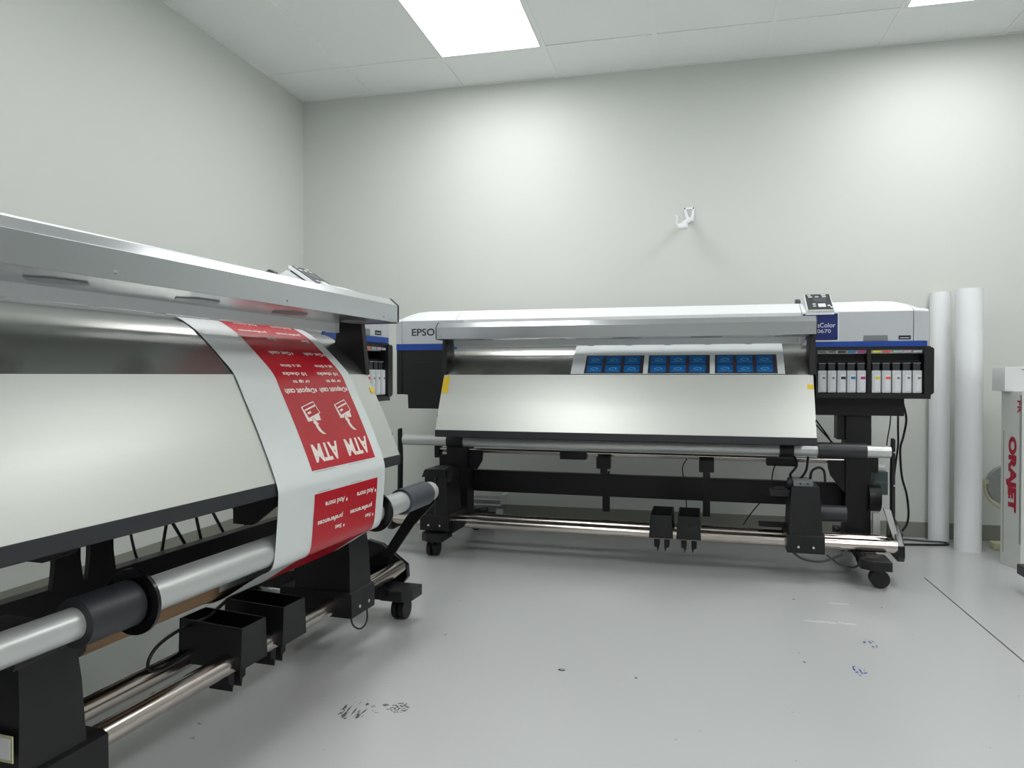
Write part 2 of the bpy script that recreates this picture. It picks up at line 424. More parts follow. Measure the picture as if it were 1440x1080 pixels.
def make_printer(pose, label, cfg):
    root = empty('wide_format_printer', (pose[0], pose[1], 0), pose[2])
    tag(root, label, 'printer', 'wide-format printers')
    part = lambda mb, n, m, p=root, **k: mb.build(n, m, p, **k)
    # --- top covers: lofted cross-sections, separated by narrow seams
    def sec(x, zc, zf=1.188, f0=.12):
        return [(x, f0, 1.066 if x < 0 else 1.054), (x, f0, zf), (x, f0-.012, zf+.009), (x, .03, zc-.006), (x, 0, zc), (x, -.06, zc+.004),
                (x, -.34, zc-.004), (x, -.42, zc-.04), (x, -.42, 1.0), (x, .09, 1.0)]
    def cov(xz, name): part(MB().loft([sec(*q) for q in xz]), name, 'white_plastic')
    cov([(-1.24, 1.203, 1.182), (-1.222, 1.222, 1.186), (-1.208, 1.227)], 'end_cover')
    cov([(-1.2055, 1.228), (-1.16, 1.240), (-1.10, 1.245), (-.905, 1.245)], 'side_cover')
    cov([(-.902, 1.245), (.768, 1.240)], 'top_cover')
    cov([(.771, 1.240), (1.10, 1.243), (1.17, 1.240), (1.2285, 1.226)], 'side_cover')
    cov([(1.2315, 1.225), (1.27, 1.212, 1.188), (1.29, 1.199, 1.184)], 'end_cover')
    part(MB().box(-.9, .83, -.41, .062, .99, 1.064), 'print_chassis', 'black_metal')
    part(MB().box(-.9, .84, -.38, .05, .70, .99), 'lower_chassis', 'black_metal')
    # left end: blue band, dark housing, wordmark
    part(MB().box(-1.2055, -.86, .115, .1208, 1.066, 1.186, .001), 'front_panel', 'panel_silver')
    part(MB().box(-1.2385, -1.2085, .115, .1206, 1.066, 1.182, .001), 'front_panel', 'panel_silver')
    part(MB().box(.927, 1.2285, .115, .1208, 1.055, 1.186, .001), 'front_panel', 'panel_silver')
    part(MB().box(1.2315, 1.2885, .115, .1206, 1.055, 1.182, .001), 'front_panel', 'panel_silver')
    part(MB().box(-1.238, -.902, -.41, .121, 1.033, 1.066), 'blue_band', 'blue_stripe')
    part(MB().box(-1.238, -1.207, -.40, .117, .80, 1.033, .003), 'end_housing', 'black_plastic')
    part(MB().prism([(-1.204, .80), (-1.172, .80), (-1.172, .726), (-.86, .726), (-.86, 1.033), (-1.204, 1.033)], -.40, .118, 'f', .002), 'side_housing', 'black_plastic')
    gr = part(MB().prism([(-1.122, .935), (-1.018, .935), (-1.022, .968), (-1.118, .968)], .1185, .1205, 'f'), 'grip_recess', 'rubber')
    part(MB().box(-1.118, -1.022, .1205, .124, .960, .968, .001), 'grip_lip', 'black_plastic', gr)
    FN = lambda u, v: (u, -.1216, v)
    text_obj('wordmark', 'EPSON', 'logo_grey', root, FN, (-1.149, -.976, 1.108, 1.146), .02)
    # right end: blue plate with model lettering, handle, badge
    part(MB().box(.80, 1.284, -.40, .121, 1.030, 1.054), 'blue_band', 'blue_stripe')
    bl = part(MB().box(.775, .922, .118, .1222, 1.061, 1.181, .001), 'model_plate', 'blue_label')
    F2 = lambda u, v: (u, -.1232, v)
    text_obj('lettering', 'SureColor', 'label_text', bl, F2, (.796, .912, 1.118, 1.139), .012)
    text_obj('lettering', 'S70670', 'label_text', bl, F2, (.808, .893, 1.093, 1.110), .008)
    part(MB().box(.922, .926, .119, .1215, 1.056, 1.184), 'plate_edge', 'white_plastic')
    part(MB().prism([(1.027, 1.055), (1.128, 1.055), (1.126, 1.080), (1.029, 1.080)], .1195, .1235, 'f', .0015), 'cover_handle', 'mid_grey')
    bd = part(MB().box(1.170, 1.219, .1195, .1218, 1.060, 1.078, .0008), 'badge', 'rubber')
    part(MB().box(1.176, 1.213, .1218, .1222, 1.066, 1.069), 'badge_stroke', 'label_text', bd)
    # ink bay
    ib = MB()
    ib.box(.832, 1.30, -.20, .045, .80, 1.030)
    ib.box(.832, 1.30, .045, .117, 1.0155, 1.030, .002); ib.box(.832, 1.30, .045, .119, .798, .820, .002)
    ib.box(.832, .839, .045, .117, .82, 1.016); ib.box(1.046, 1.062, .045, .112, .82, 1.016, .002)
    ib.prism([(1.272, .815), (1.30, .815), (1.311, .826), (1.311, 1.018), (1.304, 1.025), (1.272, 1.025)], -.16, .126, 'f', .002)
    bay = part(ib, 'ink_bay', 'black_plastic')
    part(MB().box(.845, 1.265, .045, .085, .964, .9665), 'hose_rail', 'dark_grey')
    inks = ['ink_olive', 'ink_olive', 'ink_dark', 'ink_cyan', 'ink_magenta', 'ink_yellow', 'ink_orange', 'ink_pale_cyan', 'ink_pale_magenta', 'ink_pale_grey']
    for i in range(10):
        xa = .8405+.0408*i if i < 5 else 1.0645+.0412*(i-5)
        xb = xa+.0375; m = (xa+xb)/2
        part(MB().box(m-.016, m+.016, .109, .1185, 1.0025, 1.0115, .001), 'colour_tag', inks[i], bay)
        tk = part(MB().box(xa, xb, .05, .116, .823, .9235, .005), 'ink_tank', 'tank_white')
        part(MB().box(m-.0145, m+.0145, .055, .105, .9235, .9535, .003), 'tank_cap', 'dark_grey', tk)
        part(MB().box(m-.016, m+.016, .055, .108, .9535, .958, .001), 'cap_ridge', 'mid_grey', tk)
        part(MB().box(m-.006, xb-.005, .1158, .1166, .832, .905), 'tank_label', 'tank_label', tk)
        if 2 <= i <= 6: part(MB().box(m-.003, xb-.003, .1166, .1171, .884, .8955), 'colour_patch', inks[i], tk)
        else: part(MB().box(m+.001, xb-.007, .1166, .1171, .885, .894), 'colour_patch', 'ink_grey', tk)
    part(MB().box(.80, 1.219, -.30, .02, .716, .798, .003), 'electronics_box', 'black_metal')
    # control panel on the right shoulder
    a = (.128, 1.197); b = (-.008, 1.284); d = (b[0]-a[0], b[1]-a[1]); dl = math.hypot(*d); e = (d[0]/dl, d[1]/dl); n = (-e[1]*-1, e[0]*-1)
    n = (e[1], -e[0])
    pl = MB()
    def PP(t, h): return (a[0]+e[0]*t+n[0]*h, a[1]+e[1]*t+n[1]*h)
    pl.prism([PP(0, 0), PP(dl, 0), PP(dl, -.012), PP(0, -.012)], .792, .907, 'x', .003)
    pan = part(pl, 'control_panel', 'white_plastic')
    part(MB().prism([PP(.010, -.011), PP(dl-.014, -.011), PP(dl-.014, -.017), PP(.010, -.017)], .797, .902, 'x'), 'panel_gap', 'rubber', pan)
    part(MB().prism([PP(-.012, -.017), PP(dl-.006, -.017), (-.07, 1.238), (-.07, 1.20), (.10, 1.18)], .785, .907, 'x', .003), 'panel_support', 'white_plastic', pan)
    part(MB().prism([PP(.004, .0002), PP(dl-.006, .0002), PP(dl-.006, .002), PP(.004, .002)], .797, .903, 'x', .001), 'panel_face', 'dark_grey', pan)
    part(MB().prism([PP(.078, .002), PP(.115, .002), PP(.115, .0028), PP(.078, .0028)], .829, .882, 'x'), 'display', 'slate_grey', pan)
    def btn(x0, x1, t0, t1, h=.0042): part(MB().prism([PP(t0, .002), PP(t1, .002), PP(t1, h), PP(t0, h)], x0, x1, 'x', .0008), 'button', 'white_plastic', pan)
    btn(.843, .875, .024, .056); btn(.820, .834, .030, .038); btn(.820, .834, .050, .058); btn(.882, .894, .032, .042); btn(.893, .901, .016, .026)
    btn(.808, .826, .122, .130); btn(.838, .854, .122, .130); btn(.868, .886, .122, .130); btn(.866, .886, .140, .148); btn(.806, .820, .140, .146)
    part(MB().prism([(-.085, 1.24), (-.04, 1.24), (-.046, 1.258), (-.066, 1.268), (-.085, 1.258)], .760, .784, 'x', .003), 'cover_latch', 'slate_grey')
    # heater hood
    hd = part(MB().prism([(.407, 1.074), (.407, 1.130), (.381, 1.153), (.200, 1.157), (.200, 1.074)], -.900, .796, 'x', .0012), 'drying_hood', 'aluminium')
    for xe in (-.903, .796):
        part(MB().prism([(.409, 1.078), (.409, 1.131), (.382, 1.155), (.199, 1.159), (.199, 1.072), (.402, 1.072)], xe, xe+.0035, 'x'), 'end_plate', 'dark_grey', hd)
    for x in (-.88, -.33, .19, .70): part(MB().tube((x, .406, 1.088), (x, .410, 1.088), .0035, 10), 'screw', 'screw', hd)
    for k in range(5):
        x = -.78+.355*k
        part(MB().prism([(x, .30), (x+.035, .335), (x+.10, .335), (x+.135, .30), (x+.10, .265), (x+.035, .265)], 1.0715, 1.0745, 'z'), 'hood_underside_plate', 'mid_grey', hd)  # flat mid-grey hexagons spaced along the hood underside
    for x0 in (-.917, .783):
        part(MB().prism([(.190, 1.078), (.278, 1.073), (.296, .905), (.284, .90), (.176, 1.002)], x0, x0+.026, 'x', .002), 'hood_arm', 'black_metal')
    part(MB().box(-.885, .752, .184, .1985, 1.046, 1.078, .001), 'guard_strip', 'white_plastic')
    part(MB().box(.755, .778, .182, .1988, 1.044, 1.079, .002), 'guard_clip', 'lamp_frame')
    for k in range(9):
        x = -.74+.18*k
        part(MB().box(x, x+.03, .192, .2005, 1.0425, 1.047, .001), 'guard_tab', 'white_plastic')
    # platen with folded crease, dark lip, stickers
    for seg_, nm_, mt_ in ((PLATEN[:7], 'heater_plate', 'heater_steel'), (PLATEN[6:], 'platen', 'platen_steel')):  # steel above the crease is darker, hood's reflection partly in its colour
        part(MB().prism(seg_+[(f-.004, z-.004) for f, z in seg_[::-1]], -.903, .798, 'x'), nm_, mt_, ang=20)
    part(MB().prism([(.398, .640), (.413, .6395), (.414, .609), (.404, .605), (.36, .609), (.36, .618)], -.905, .800, 'x', .001), 'platen_lip', 'dark_grey')
    part(MB().box(-.88, .78, .05, .36, .612, .622), 'platen_underside', 'black_metal')
    def stick(x0, x1, z0, z1):
        def fz(z):
            for p, q in zip(PLATEN, PLATEN[1:]):
                if q[1] <= z <= p[1]: return p[0]+(q[0]-p[0])*(p[1]-z)/(p[1]-q[1])
        part(MB().prism([(fz(z0)+.0008, z0), (fz(z1)+.0008, z1), (fz(z1)+.002, z1), (fz(z0)+.002, z0)], x0, x1, 'x'), 'warning_sticker', 'sticker_yellow')
    stick(-.902, -.870, .815, .895)
    stick(.772, .797, .842, .862)
    for x in (-.902, .797): part(MB().box(x-.0015, x+.0015, .372, .386, .70, .712), 'platen_screw', 'screw')
    # stand
    part(MB().box(-1.002, -.884, -.12, -.002, .10, .74, .004), 'stand_leg', 'black_metal')
    part(MB().box(.978, 1.088, -.12, -.002, .10, .80, .004), 'stand_leg', 'black_metal')
    part(MB().box(-.884, .978, -.145, -.105, .268, .383, .002), 'crossbar', 'black_metal')
    part(MB().prism([(-.884, .398), (-.835, .398), (-.806, .445), (-.80, .50), (-.884, .50)], -.03, -.015, 'f'), 'gusset', 'black_metal')
    part(MB().prism([(.978, .35), (.945, .39), (.915, .43), (.905, .47), (.905, .50), (.978, .50)], -.03, -.015, 'f'), 'gusset', 'black_metal')
    part(MB().box(1.045, 1.09, -.115, -.01, .5, .66, .003).box(.945, .978, -.12, -.02, .60, .72, .003), 'leg_bracket', 'black_plastic')
    for s, x0, x1, xl0, xl1 in ((1, .985, 1.103, 1.0, 1.07), (-1, -1.010, -.895, -.985, -.915)):
        ft = part(MB().prism([(-.40, .083), (.30, .083), (.30, .112), (.0, .15), (-.12, .16), (-.40, .12)], xl0, xl1, 'x', .003), 'foot_beam', 'black_metal')
        xm = x0 if s > 0 else x0
        part(MB().prism([(x0, .24), (x0+.03*s*(s > 0), .20), (x1, .20), (x1, .352), (x0+.035, .352), (x0, .325)], .082, .122, 'z', .004), 'foot_pad', 'black_plastic', ft)
        part(MB().box(x0, x1, -.42, -.30, .082, .122, .004), 'foot_pad', 'black_plastic', ft)
        part(MB().prism([(xl0-.01, .083), (xl0+.04, .10), (xl0+.06 if s < 0 else xl0-.07, .176), (xl0-.02, .176)], .19, .26, 'f', .002) if s > 0 else
             MB().prism([(xl1-.08, .083), (xl1+.0, .083), (xl1+.105, .15), (xl1+.12, .176), (xl1-.08, .176)], .20, .27, 'f', .002), 'gusset', 'black_metal', ft)
        caster(root, (x0+x1)/2+.012*s, .285, s > 0); caster(root, (x0+x1)/2, -.36, s < 0)
    # lower rails, end plates, upper rail
    part(MB().tube((-1.195, .240, .165), (1.142, .240, .165), .0265, 28), 'lower_rail', 'chrome_tube')
    part(MB().tube((-1.195, .10, .160), (1.142, .10, .160), .0265, 28), 'lower_rail', 'chrome_tube')
    part(MB().prism([(.06, .245), (.10, .262), (.163, .248), (.268, .175), (.272, .128), (.256, .106), (.07, .112), (.05, .14)], 1.140, 1.168, 'x', .004), 'rail_end_plate', 'gloss_black')
    part(MB().prism([(.06, .20), (.268, .20), (.272, .128), (.256, .112), (.07, .112), (.05, .14)], -1.225, -1.195, 'x', .004), 'rail_end_plate', 'gloss_black')
    part(MB().tube((-1.05, -.03, .502), (1.10, -.03, .502), .0085, 12).tube((-1.05, -.055, .492), (1.10, -.055, .492), .0085, 12), 'upper_rail', 'chrome_tube')
    part(MB().box(-1.075, -1.05, -.07, -.01, .455, .52, .003).box(-1.05, -1.0, -.07, -.02, .40, .47, .003), 'rail_holder', 'black_metal')
    part(MB().box(1.088, 1.12, -.07, -.01, .45, .53, .003), 'rail_holder', 'black_metal')
    for x in cfg['boxes']: part(MB().box(x, x+.135, -.07, .0, .468, .508, .004), 'rail_slider', 'black_plastic')
    for x in cfg['brackets']:
        bk = part(MB().box(x-.036, x+.036, -.05, -.0, .425, .487, .006).box(x-.017, x+.017, -.045, -.015, .40, .43), 'support_bracket', 'black_plastic')
        part(MB().box(x-.018, x+.018, -.128, -.10, .19, .40, .002), 'stem', 'black_metal', bk)
    for x in cfg.get('plates', []):
        part(MB().prism([(x-.045, .38), (x+.045, .38), (x+.036, .44), (x+.038, .60), (x-.034, .60), (x-.034, .44)], -.11, -.095, 'f', .002), 'cross_bracket', 'black_metal')
    if 'plates' in cfg:
        part(MB().prism([(-.05, .60), (.22, .60), (.16, .53), (.10, .51), (-.05, .51)], -.23, -.20, 'x', .002), 'under_flange', 'black_metal')
        part(MB().prism([(-.12, .60), (.12, .60), (.06, .53), (-.12, .51)], -.06, .0, 'x', .002), 'under_flange', 'black_metal')
        part(MB().prism([(-.05, .60), (.14, .60), (.10, .49), (.02, .43), (-.05, .43)], .55, .575, 'x', .002), 'under_flange', 'black_metal')
    # tension bar and its arms
    bf, bz, br = cfg['bar']
    tb = part(MB().tube((-1.178, bf, bz), (1.132, bf, bz), br, 36), 'tension_bar', 'bar_aluminium')
    if 'tube' in cfg:
        ta, tc_, tr_ = cfg['tube']; part(MB().tube((ta, bf, bz), (tc_, bf, bz), tr_, 36), 'core_tube', 'bar_aluminium', tb); br = tr_
    for x0, x1, m in cfg['sleeves']:
        part(MB().tube((x0, bf, bz), (x1, bf, bz), br+.0085, 36), 'sleeve', m, tb)
    for x in cfg['flanges']:
        fg = part(MB().ring(x-.004, x+.004, bf, bz, .064, br+.001), 'flange', 'gloss_black', tb)
    for x0 in (1.134, -1.205):
        am = MB()
        if cfg['arm'] == 'down':
            pts = [(.165, .205), (.205, .195), (.30, .33), (bf+.015, bz-.045), (bf+.02, bz+.01), (bf-.01, bz+.02), (bf-.045, bz-.04), (.27, .36)]
        else:
            pts = [(.15, .15), (.19, .15), (bf+.017, bz-.1), (bf+.02, bz+.055), (bf-.008, bz+.06), (bf-.02, bz-.1)]
        am.prism(pts, x0, x0+.014, 'x', .002)
        part(am, 'tension_arm', 'black_metal')
    part(MB().tube((1.15, .185, .21), (1.175, .185, .21), .016, 16), 'arm_pivot', 'black_plastic')
    if cfg['arm'] != 'down':
        part(MB().prism([(1.095, .325), (1.125, .318), (1.15, .22), (1.168, .150), (1.150, .150), (1.128, .22)], .19, .21, 'f', .003), 'arm_link', 'bar_aluminium')
        for z in (.575, .43): part(MB().tube((1.143, bf+.01, z-.01), (1.143, bf+.026, z-.01), .004, 8), 'screw', 'screw')
    for cx, right in cfg['units']: drive_unit(root, cx, right, cfg)
    for x0, x1 in cfg['trays']: tray(root, x0, x1)
    return root

A_POSE = (1.11734, -2.95535, 1.49767); B_POSE = (2.25541, -.75752, -.03402)
pa = make_printer(A_POSE, 'white and silver wide-format printer along the left wall, red printed sheet hanging from it', dict(
    wide=True, bar=(.372, .466, .0285), tube=(-.27, 1.13, .0355), sleeves=[(-.392, -.272, 'dark_grey'), (.885, 1.075, 'slate_grey')], flanges=[-.262, .70], arm='down',
    units=[(.728, True), (-.375, False)], trays=[(.163, .272), (.338, .452)], boxes=[-.62], brackets=[], plates=[.0, .10]))
pb = make_printer(B_POSE, 'white and silver wide-format printer across the back wall, blue printed sheet on it', dict(
    bar=(.16, .565, .0275), sleeves=[(.835, 1.035, 'dark_grey'), (.672, .733, 'black_plastic'), (-.932, -.845, 'black_plastic')], flanges=[], arm='up',
    units=[(.770, True), (-.948, False)], trays=[(.098, .206), (.221, .330)], boxes=[-.38, .63], brackets=[-.155, .352]))

# small parts that only one of the two printers shows
def bpt(pose, l):
    x, y, t = pose
    return (x+l[0]*math.cos(t)+l[1]*math.sin(t), y+l[0]*math.sin(t)-l[1]*math.cos(t), l[2])
lb = MB().prism([(.215, .238), (.303, .238), (.303, .284), (.215, .284)], -.4525, -.4505, 'x').build('rating_label', 'cream_plastic', pa)
MB().prism([(.215, .244), (.298, .244), (.298, .279), (.215, .279)], -.4535, -.4525, 'x').build('label_field', 'paper_white', lb)
MB().prism([(.215, .238), (.275, .238), (.275, .241), (.215, .241)], -.4540, -.4535, 'x').build('label_line', 'wheel_blue', lb)
def cable(name, pts, r, parent=None, m='cable', flip=True, seg=6, sub=5):
    P = [Vector(p) for p in pts]; out = []
    for i in range(len(P)-1):
        p0, p1, p2, p3 = P[max(i-1, 0)], P[i], P[i+1], P[min(i+2, len(P)-1)]
        for k in range(sub):
            t = k/sub
            out.append(.5*((2*p1)+(-p0+p2)*t+(2*p0-5*p1+4*p2-p3)*t*t+(-p0+3*p1-3*p2+p3)*t**3))
    out.append(P[-1])
    return MB(flip).path([tuple(p) for p in out], r, seg).build(name, m, parent)
# cables of the left printer
for pts, r in (([(.24, -.16, .52), (.256, -.16, .452), (.271, -.16, .394), (.29, -.16, .35)], .004),
               ([(.41, -.16, .52), (.389, -.16, .452), (.363, -.16, .34)], .005),
               ([(.37, -.16, .52), (.415, -.16, .451), (.49, -.16, .34)], .005),
               ([(.50, -.16, .52), (.514, -.16, .452), (.545, -.16, .34)], .005),
               ([(.55, -.16, .52), (.592, -.16, .449), (.665, -.16, .34)], .005),
               ([(.64, -.16, .52), (.696, -.16, .444), (.80, -.16, .33)], .005),
               ([(.24, .12, .25), (.13, .12, .25), (.06, .12, .235), (.03, .12, .205), (.045, .12, .18), (.11, .12, .175), (.19, .12, .19)], .0045),
               ([(.24, .12, .25), (.33, .12, .28), (.45, .10, .30)], .005),
               ([(.655, .31, .15), (.66, .315, .11), (.70, .32, .085), (.75, .315, .095), (.775, .30, .14)], .003)):
    cable('cable', pts, r, pa)
# cables of the back printer
for pts, r in (([(.83, -.1, .73), (.865, -.1, .68), (.92, -.1, .60), (.94, -.1, .55)], .004),
               ([(.85, -.12, .73), (.86, -.12, .65), (.86, -.12, .56)], .004),
               ([(.83, -.08, .70), (.88, -.08, .64), (.95, -.08, .56)], .004),
               ([(.83, -.08, .62), (.845, -.08, .58), (.84, -.08, .52)], .005),
               ([(.74, .12, .53), (.75, .14, .49), (.72, .16, .45), (.73, .18, .43)], .006),
               ([(.80, .12, .53), (.79, .14, .47), (.76, .18, .435), (.74, .2, .43)], .006),
               ([(.80, .2, .44), (.81, .17, .47), (.84, .15, .485), (.865, .14, .47), (.868, .16, .42)], .006),
               ([(.67, .05, .49), (.655, .05, .45), (.65, .05, .40)], .003),
               ([(.255, -.13, .475), (.235, -.13, .44), (.235, -.13, .40), (.25, -.13, .30), (.255, -.13, .16)], .003),
               ([(.62, -.14, .28), (.56, -.14, .20), (.53, -.14, .15)], .003),
               ([(.72, .30, .13), (.76, .31, .105), (.84, .31, .10), (.92, .28, .13)], .005),
               ([(.86, .27, .12), (.92, .27, .08), (.98, .26, .075), (1.02, .24, .13)], .004),
               ([(1.09, -.1, .68), (1.095, -.11, .58), (1.10, -.11, .48)], .006)):
    cable('cable', pts, r, pb)
ps = MB().box(1.118, 1.180, -.18, -.10, .335, .445, .004).build('power_supply', 'teal_grey', pb)
MB().box(1.118, 1.180, -.0995, -.0985, .395, .397).build('seam_line', 'mid_grey', ps)
MB().tube((1.095, -.06, .475), (1.155, -.06, .475), .013, 14).build('rail_plug', 'lamp_frame', pb)
MB().tube((1.075, -.02, .335), (1.125, -.02, .335), .065, 24).build('side_wheel', 'black_plastic', pb)
MB().box(1.09, 1.12, .0, .03, .17, .27, .003).build('white_post', 'box_white', pb)

# ------------------------------------------------------------------ printed sheets
def local_empty(name, pose): return empty(name, (pose[0], pose[1], 0), pose[2])
# red ATM decals
sh = strip(.129, .676, .052, SP.S[-1], .0, 'printed_sheet', 'vinyl_white', None, thick=.0009)
sh.location = (A_POSE[0], A_POSE[1], 0); sh.rotation_euler = (0, 0, A_POSE[2])
tag(sh, 'glossy white vinyl sheet printed with red ATM panels, draped over the left printer', 'printed sheet')
X0, XM, X1 = .285, .4565, .628
UP = lambda off: (lambda u, v: (-u, -SP.at(v, off)[0], SP.at(v, off)[1]))     # text runs right to left, upside down
def line(parent, body, xr, xl, s0, s1, bold=.03):
    text_obj('lettering', body, 'print_cream', parent, UP(.0011), (-xr, -xl, s0, s1), bold)
def icon(parent, dx, ds=0.):
    sh_ = lambda pts: [(x+dx, q+ds) for x, q in pts]
    bills = [(.343, .396), (.349, .437), (.3705, .4365), (.379, .4255), (.3905, .4365), (.4125, .4365), (.4155, .416)]
    card = [(.3445, .3955), (.411, .3805), (.4235, .4165), (.3575, .4305)]
    inner = [(.3485, .3975), (.4092, .3840), (.4197, .4150), (.3597, .4275)]
    stripe = [(.3525, .4045), (.4110, .3915), (.4125, .396), (.3545, .4085)]
    chip = [(.361, .413), (.378, .409), (.380, .4145), (.363, .4185)]
    tail = [(.371, .443), (.3785, .4265), (.395, .447), (.3885, .448), (.392, .457), (.398, .467), (.412, .4775), (.396, .476), (.384, .467), (.378, .456), (.3765, .446)]
    sheet_poly([sh_(bills[:3]+bills[3:4]), sh_([bills[0], bills[3], bills[4], bills[5], bills[6]])], .0009, 'pictogram', 'print_cream', parent)
    sheet_poly([sh_(card)], .0011, 'pictogram', 'print_cream', parent)
    sheet_poly([sh_(inner)], .0013, 'pictogram', 'print_red', parent)
    sheet_poly([sh_(stripe), sh_(chip)], .0015, 'pictogram', 'print_cream', parent)
    sheet_poly([sh_([tail[0], tail[1], tail[2], tail[3], tail[10]]), sh_([tail[10], tail[3], tail[4], tail[9]]), sh_([tail[9], tail[4], tail[5], tail[8]]), sh_([tail[8], tail[5], tail[6], tail[7]])], .0011, 'pictogram', 'print_cream', parent)
p1 = strip(X0, X1, .055, .5695, .0005, 'red_print', 'print_red', sh)
p2 = strip(X0, X1, .634, 1.24, .0005, 'red_print', 'print_red', sh)
for k, dx in enumerate((0, .168)):
    line(p1, 'ATM', .446+dx, .318+dx, .499, .548, .035)
    icon(p1, dx)
    line(p1, '•', .4545+dx, .4445+dx, .339, .3485, .09)
    line(p1, 'Deposit cash', .4415+dx, .302+dx, .334, .352)
    line(p1, 'or up to', .436+dx, .355+dx, .309, .3235)
    line(p1, '10 checks', .437+dx, .327+dx, .284, .297)
    line(p1, 'at a time', .440+dx, .346+dx, .254, .266)
    line(p1, '•', .4575+dx, .4495+dx, .204, .2135, .09)
    line(p1, 'Get cash', .445+dx, .346+dx, .202, .216)
    line(p1, 'Set', .438+dx, .398+dx, .140, .153)
    line(p1, 'preferences', .412+dx+.02, .294+dx+.014, .104, .119)
    line(p1, 'And more', .44+dx, .338+dx, .062, .076)
    line(p2, '•', .4535+dx, .4455+dx, .6675, .6775, .09)
    line(p2, 'And more', .438+dx, .338+dx, .662, .677)
    line(p2, 'preferences', .433+dx, .306+dx, .704, .721)
    line(p2, '•', .4475+dx, .4395+dx, .7395, .7495, .09)
    line(p2, 'Set', .431+dx, .396+dx, .735, .7485)
    sheet_poly([[(.30+dx, .5745), (.40+dx, .5745), (.40+dx, .5755), (.30+dx, .5755)], [(.30+dx, .629), (.36+dx, .629), (.36+dx, .630), (.30+dx, .630)]], .0008, 'print_mark', 'print_dark', sh)
# blue decals on the back printer
sb = strip(-.268, .684, .052, .286, .0, 'printed_sheet', 'vinyl_white', None, thick=.0009)
sb.location = (B_POSE[0], B_POSE[1], 0); sb.rotation_euler = (0, 0, B_POSE[2])
tag(sb, 'white vinyl sheet with three dark panels of blue prints, on the back printer', 'printed sheet')
for x0, x1 in ((-.205, .069), (.0905, .366), (.388, .654)):
    bpn = strip(x0, x1, .162, .2835, .0005, 'blue_print', 'print_dark', sb)
    wq = (x1-x0-.012)/3
    for r_, (sa, sb_) in enumerate(((.168, .2225), (.229, .278))):
        for c_ in range(3):
            xa = x0+.010+c_*wq
            t = strip(xa, xa+wq-.016, sa, sb_, .0008, 'blue_tile', 'print_blue', bpn)
            m = xa+(wq-.016)/2; sm = (sa+sb_)/2
            el = [(m+.019*math.cos(q*math.pi/8), sm+.009*math.sin(q*math.pi/8)) for q in range(16)]
            er = [(m+.012*math.cos(q*math.pi/8), sm+.005*math.sin(q*math.pi/8)) for q in range(16)]
            sheet_poly([[el[q], el[(q+1) % 16], er[(q+1) % 16], er[q]] for q in range(16) if q not in (2, 9)] +
                       [[(m-.028, sm+.013), (m+.030, sm+.013), (m+.030, sm+.015), (m-.028, sm+.015)]], .0011, 'emblem', 'print_light_blue', bpn)
    for c_ in (1, 2):
        xa = x0+.002+c_*wq
        sheet_poly([[(xa-.006, .205), (xa+.004, .205), (xa+.004, .24), (xa-.006, .24)]], .0009, 'registration_mark', 'print_maroon', bpn)

# ------------------------------------------------------------------ cardboard core on the left printer's take-up
co = MB().ring(-.25, .66, .20, .375, .045, .038, 32).build('cardboard_core', 'cardboard')
co.location = (A_POSE[0], A_POSE[1], 0); co.rotation_euler = (0, 0, A_POSE[2])
tag(co, 'brown cardboard take-up core behind the left printer\'s tension bar', 'core')

# ------------------------------------------------------------------ cords behind the back printer
c1 = cable('power_cord', [(3.552, -.42, .72), (3.552, -.42, .64), (3.553, -.42, .55), (3.544, -.42, .469), (3.535, -.42, .378), (3.532, -.42, .227), (3.533, -.41, .118), (3.55, -.36, .02), (3.60, -.30, .006)], .005, flip=False)
tag(c1, 'black power cord hanging straight down behind the back printer\'s right leg', 'cord', 'power cords')
c2 = cable('power_cord', [(3.575, -.42, .76), (3.590, -.42, .678), (3.576, -.42, .588), (3.563, -.42, .527), (3.571, -.42, .394), (3.593, -.42, .305), (3.603, -.42, .215), (3.597, -.42, .154), (3.572, -.42, .109), (3.549, -.41, .07), (3.52, -.30, .012), (3.55, -.12, .007), (3.649, -.095, .0065), (3.78, -.118, .0065), (3.85, -.128, .0065), (3.868, -.155, .0065), (3.83, -.195, .0065), (3.609, -.235, .0065), (3.45, -.25, .0065)], .0055, flip=False)
tag(c2, 'black cord bulging out beside the printer and looping on the floor by the rolls', 'cord', 'power cords')
c3 = cable('power_cord', [(3.498, -.50, .72), (3.495, -.50, .66), (3.482, -.50, .572), (3.478, -.50, .50)], .003, flip=False)
tag(c3, 'thin short cord hanging from the electronics box of the back printer', 'cord', 'power cords')

# ------------------------------------------------------------------ white rolls standing by the back wall
def roll(cx, cyy, r, h, label, inner):
    m = MB(False); seg = 40
    prof = [(inner, 0), (r, 0), (r, h), (inner, h)]
    rings = [[(cx+q*math.cos(2*math.pi*k/seg), cyy+q*math.sin(2*math.pi*k/seg), z) for k in range(seg)] for q, z in prof]
    R = [[m.V(p) for p in rg] for rg in rings]
    for i in range(4):
        for k in range(seg): m.bm.faces.new((R[i][k], R[i][(k+1) % seg], R[(i+1) % 4][(k+1) % seg], R[(i+1) % 4][k]))
    o = m.build('vinyl_roll', 'paper_white')
    for i in range(0, 1):
        q = MB(False); q.tube((cx, cyy, .001), (cx, cyy, h-.006), inner-.001, 24); q.build('roll_core', 'cardboard', o)
    tag(o, label, 'roll', 'white rolls by the wall')
roll(3.852, -.058, .050, 1.352, 'slimmer white vinyl roll standing upright against the back wall, next to the printer', .038)
roll(3.925, -.262, .0615, 1.345, 'thicker white vinyl roll standing upright in front, between slim roll and white carton', .038)

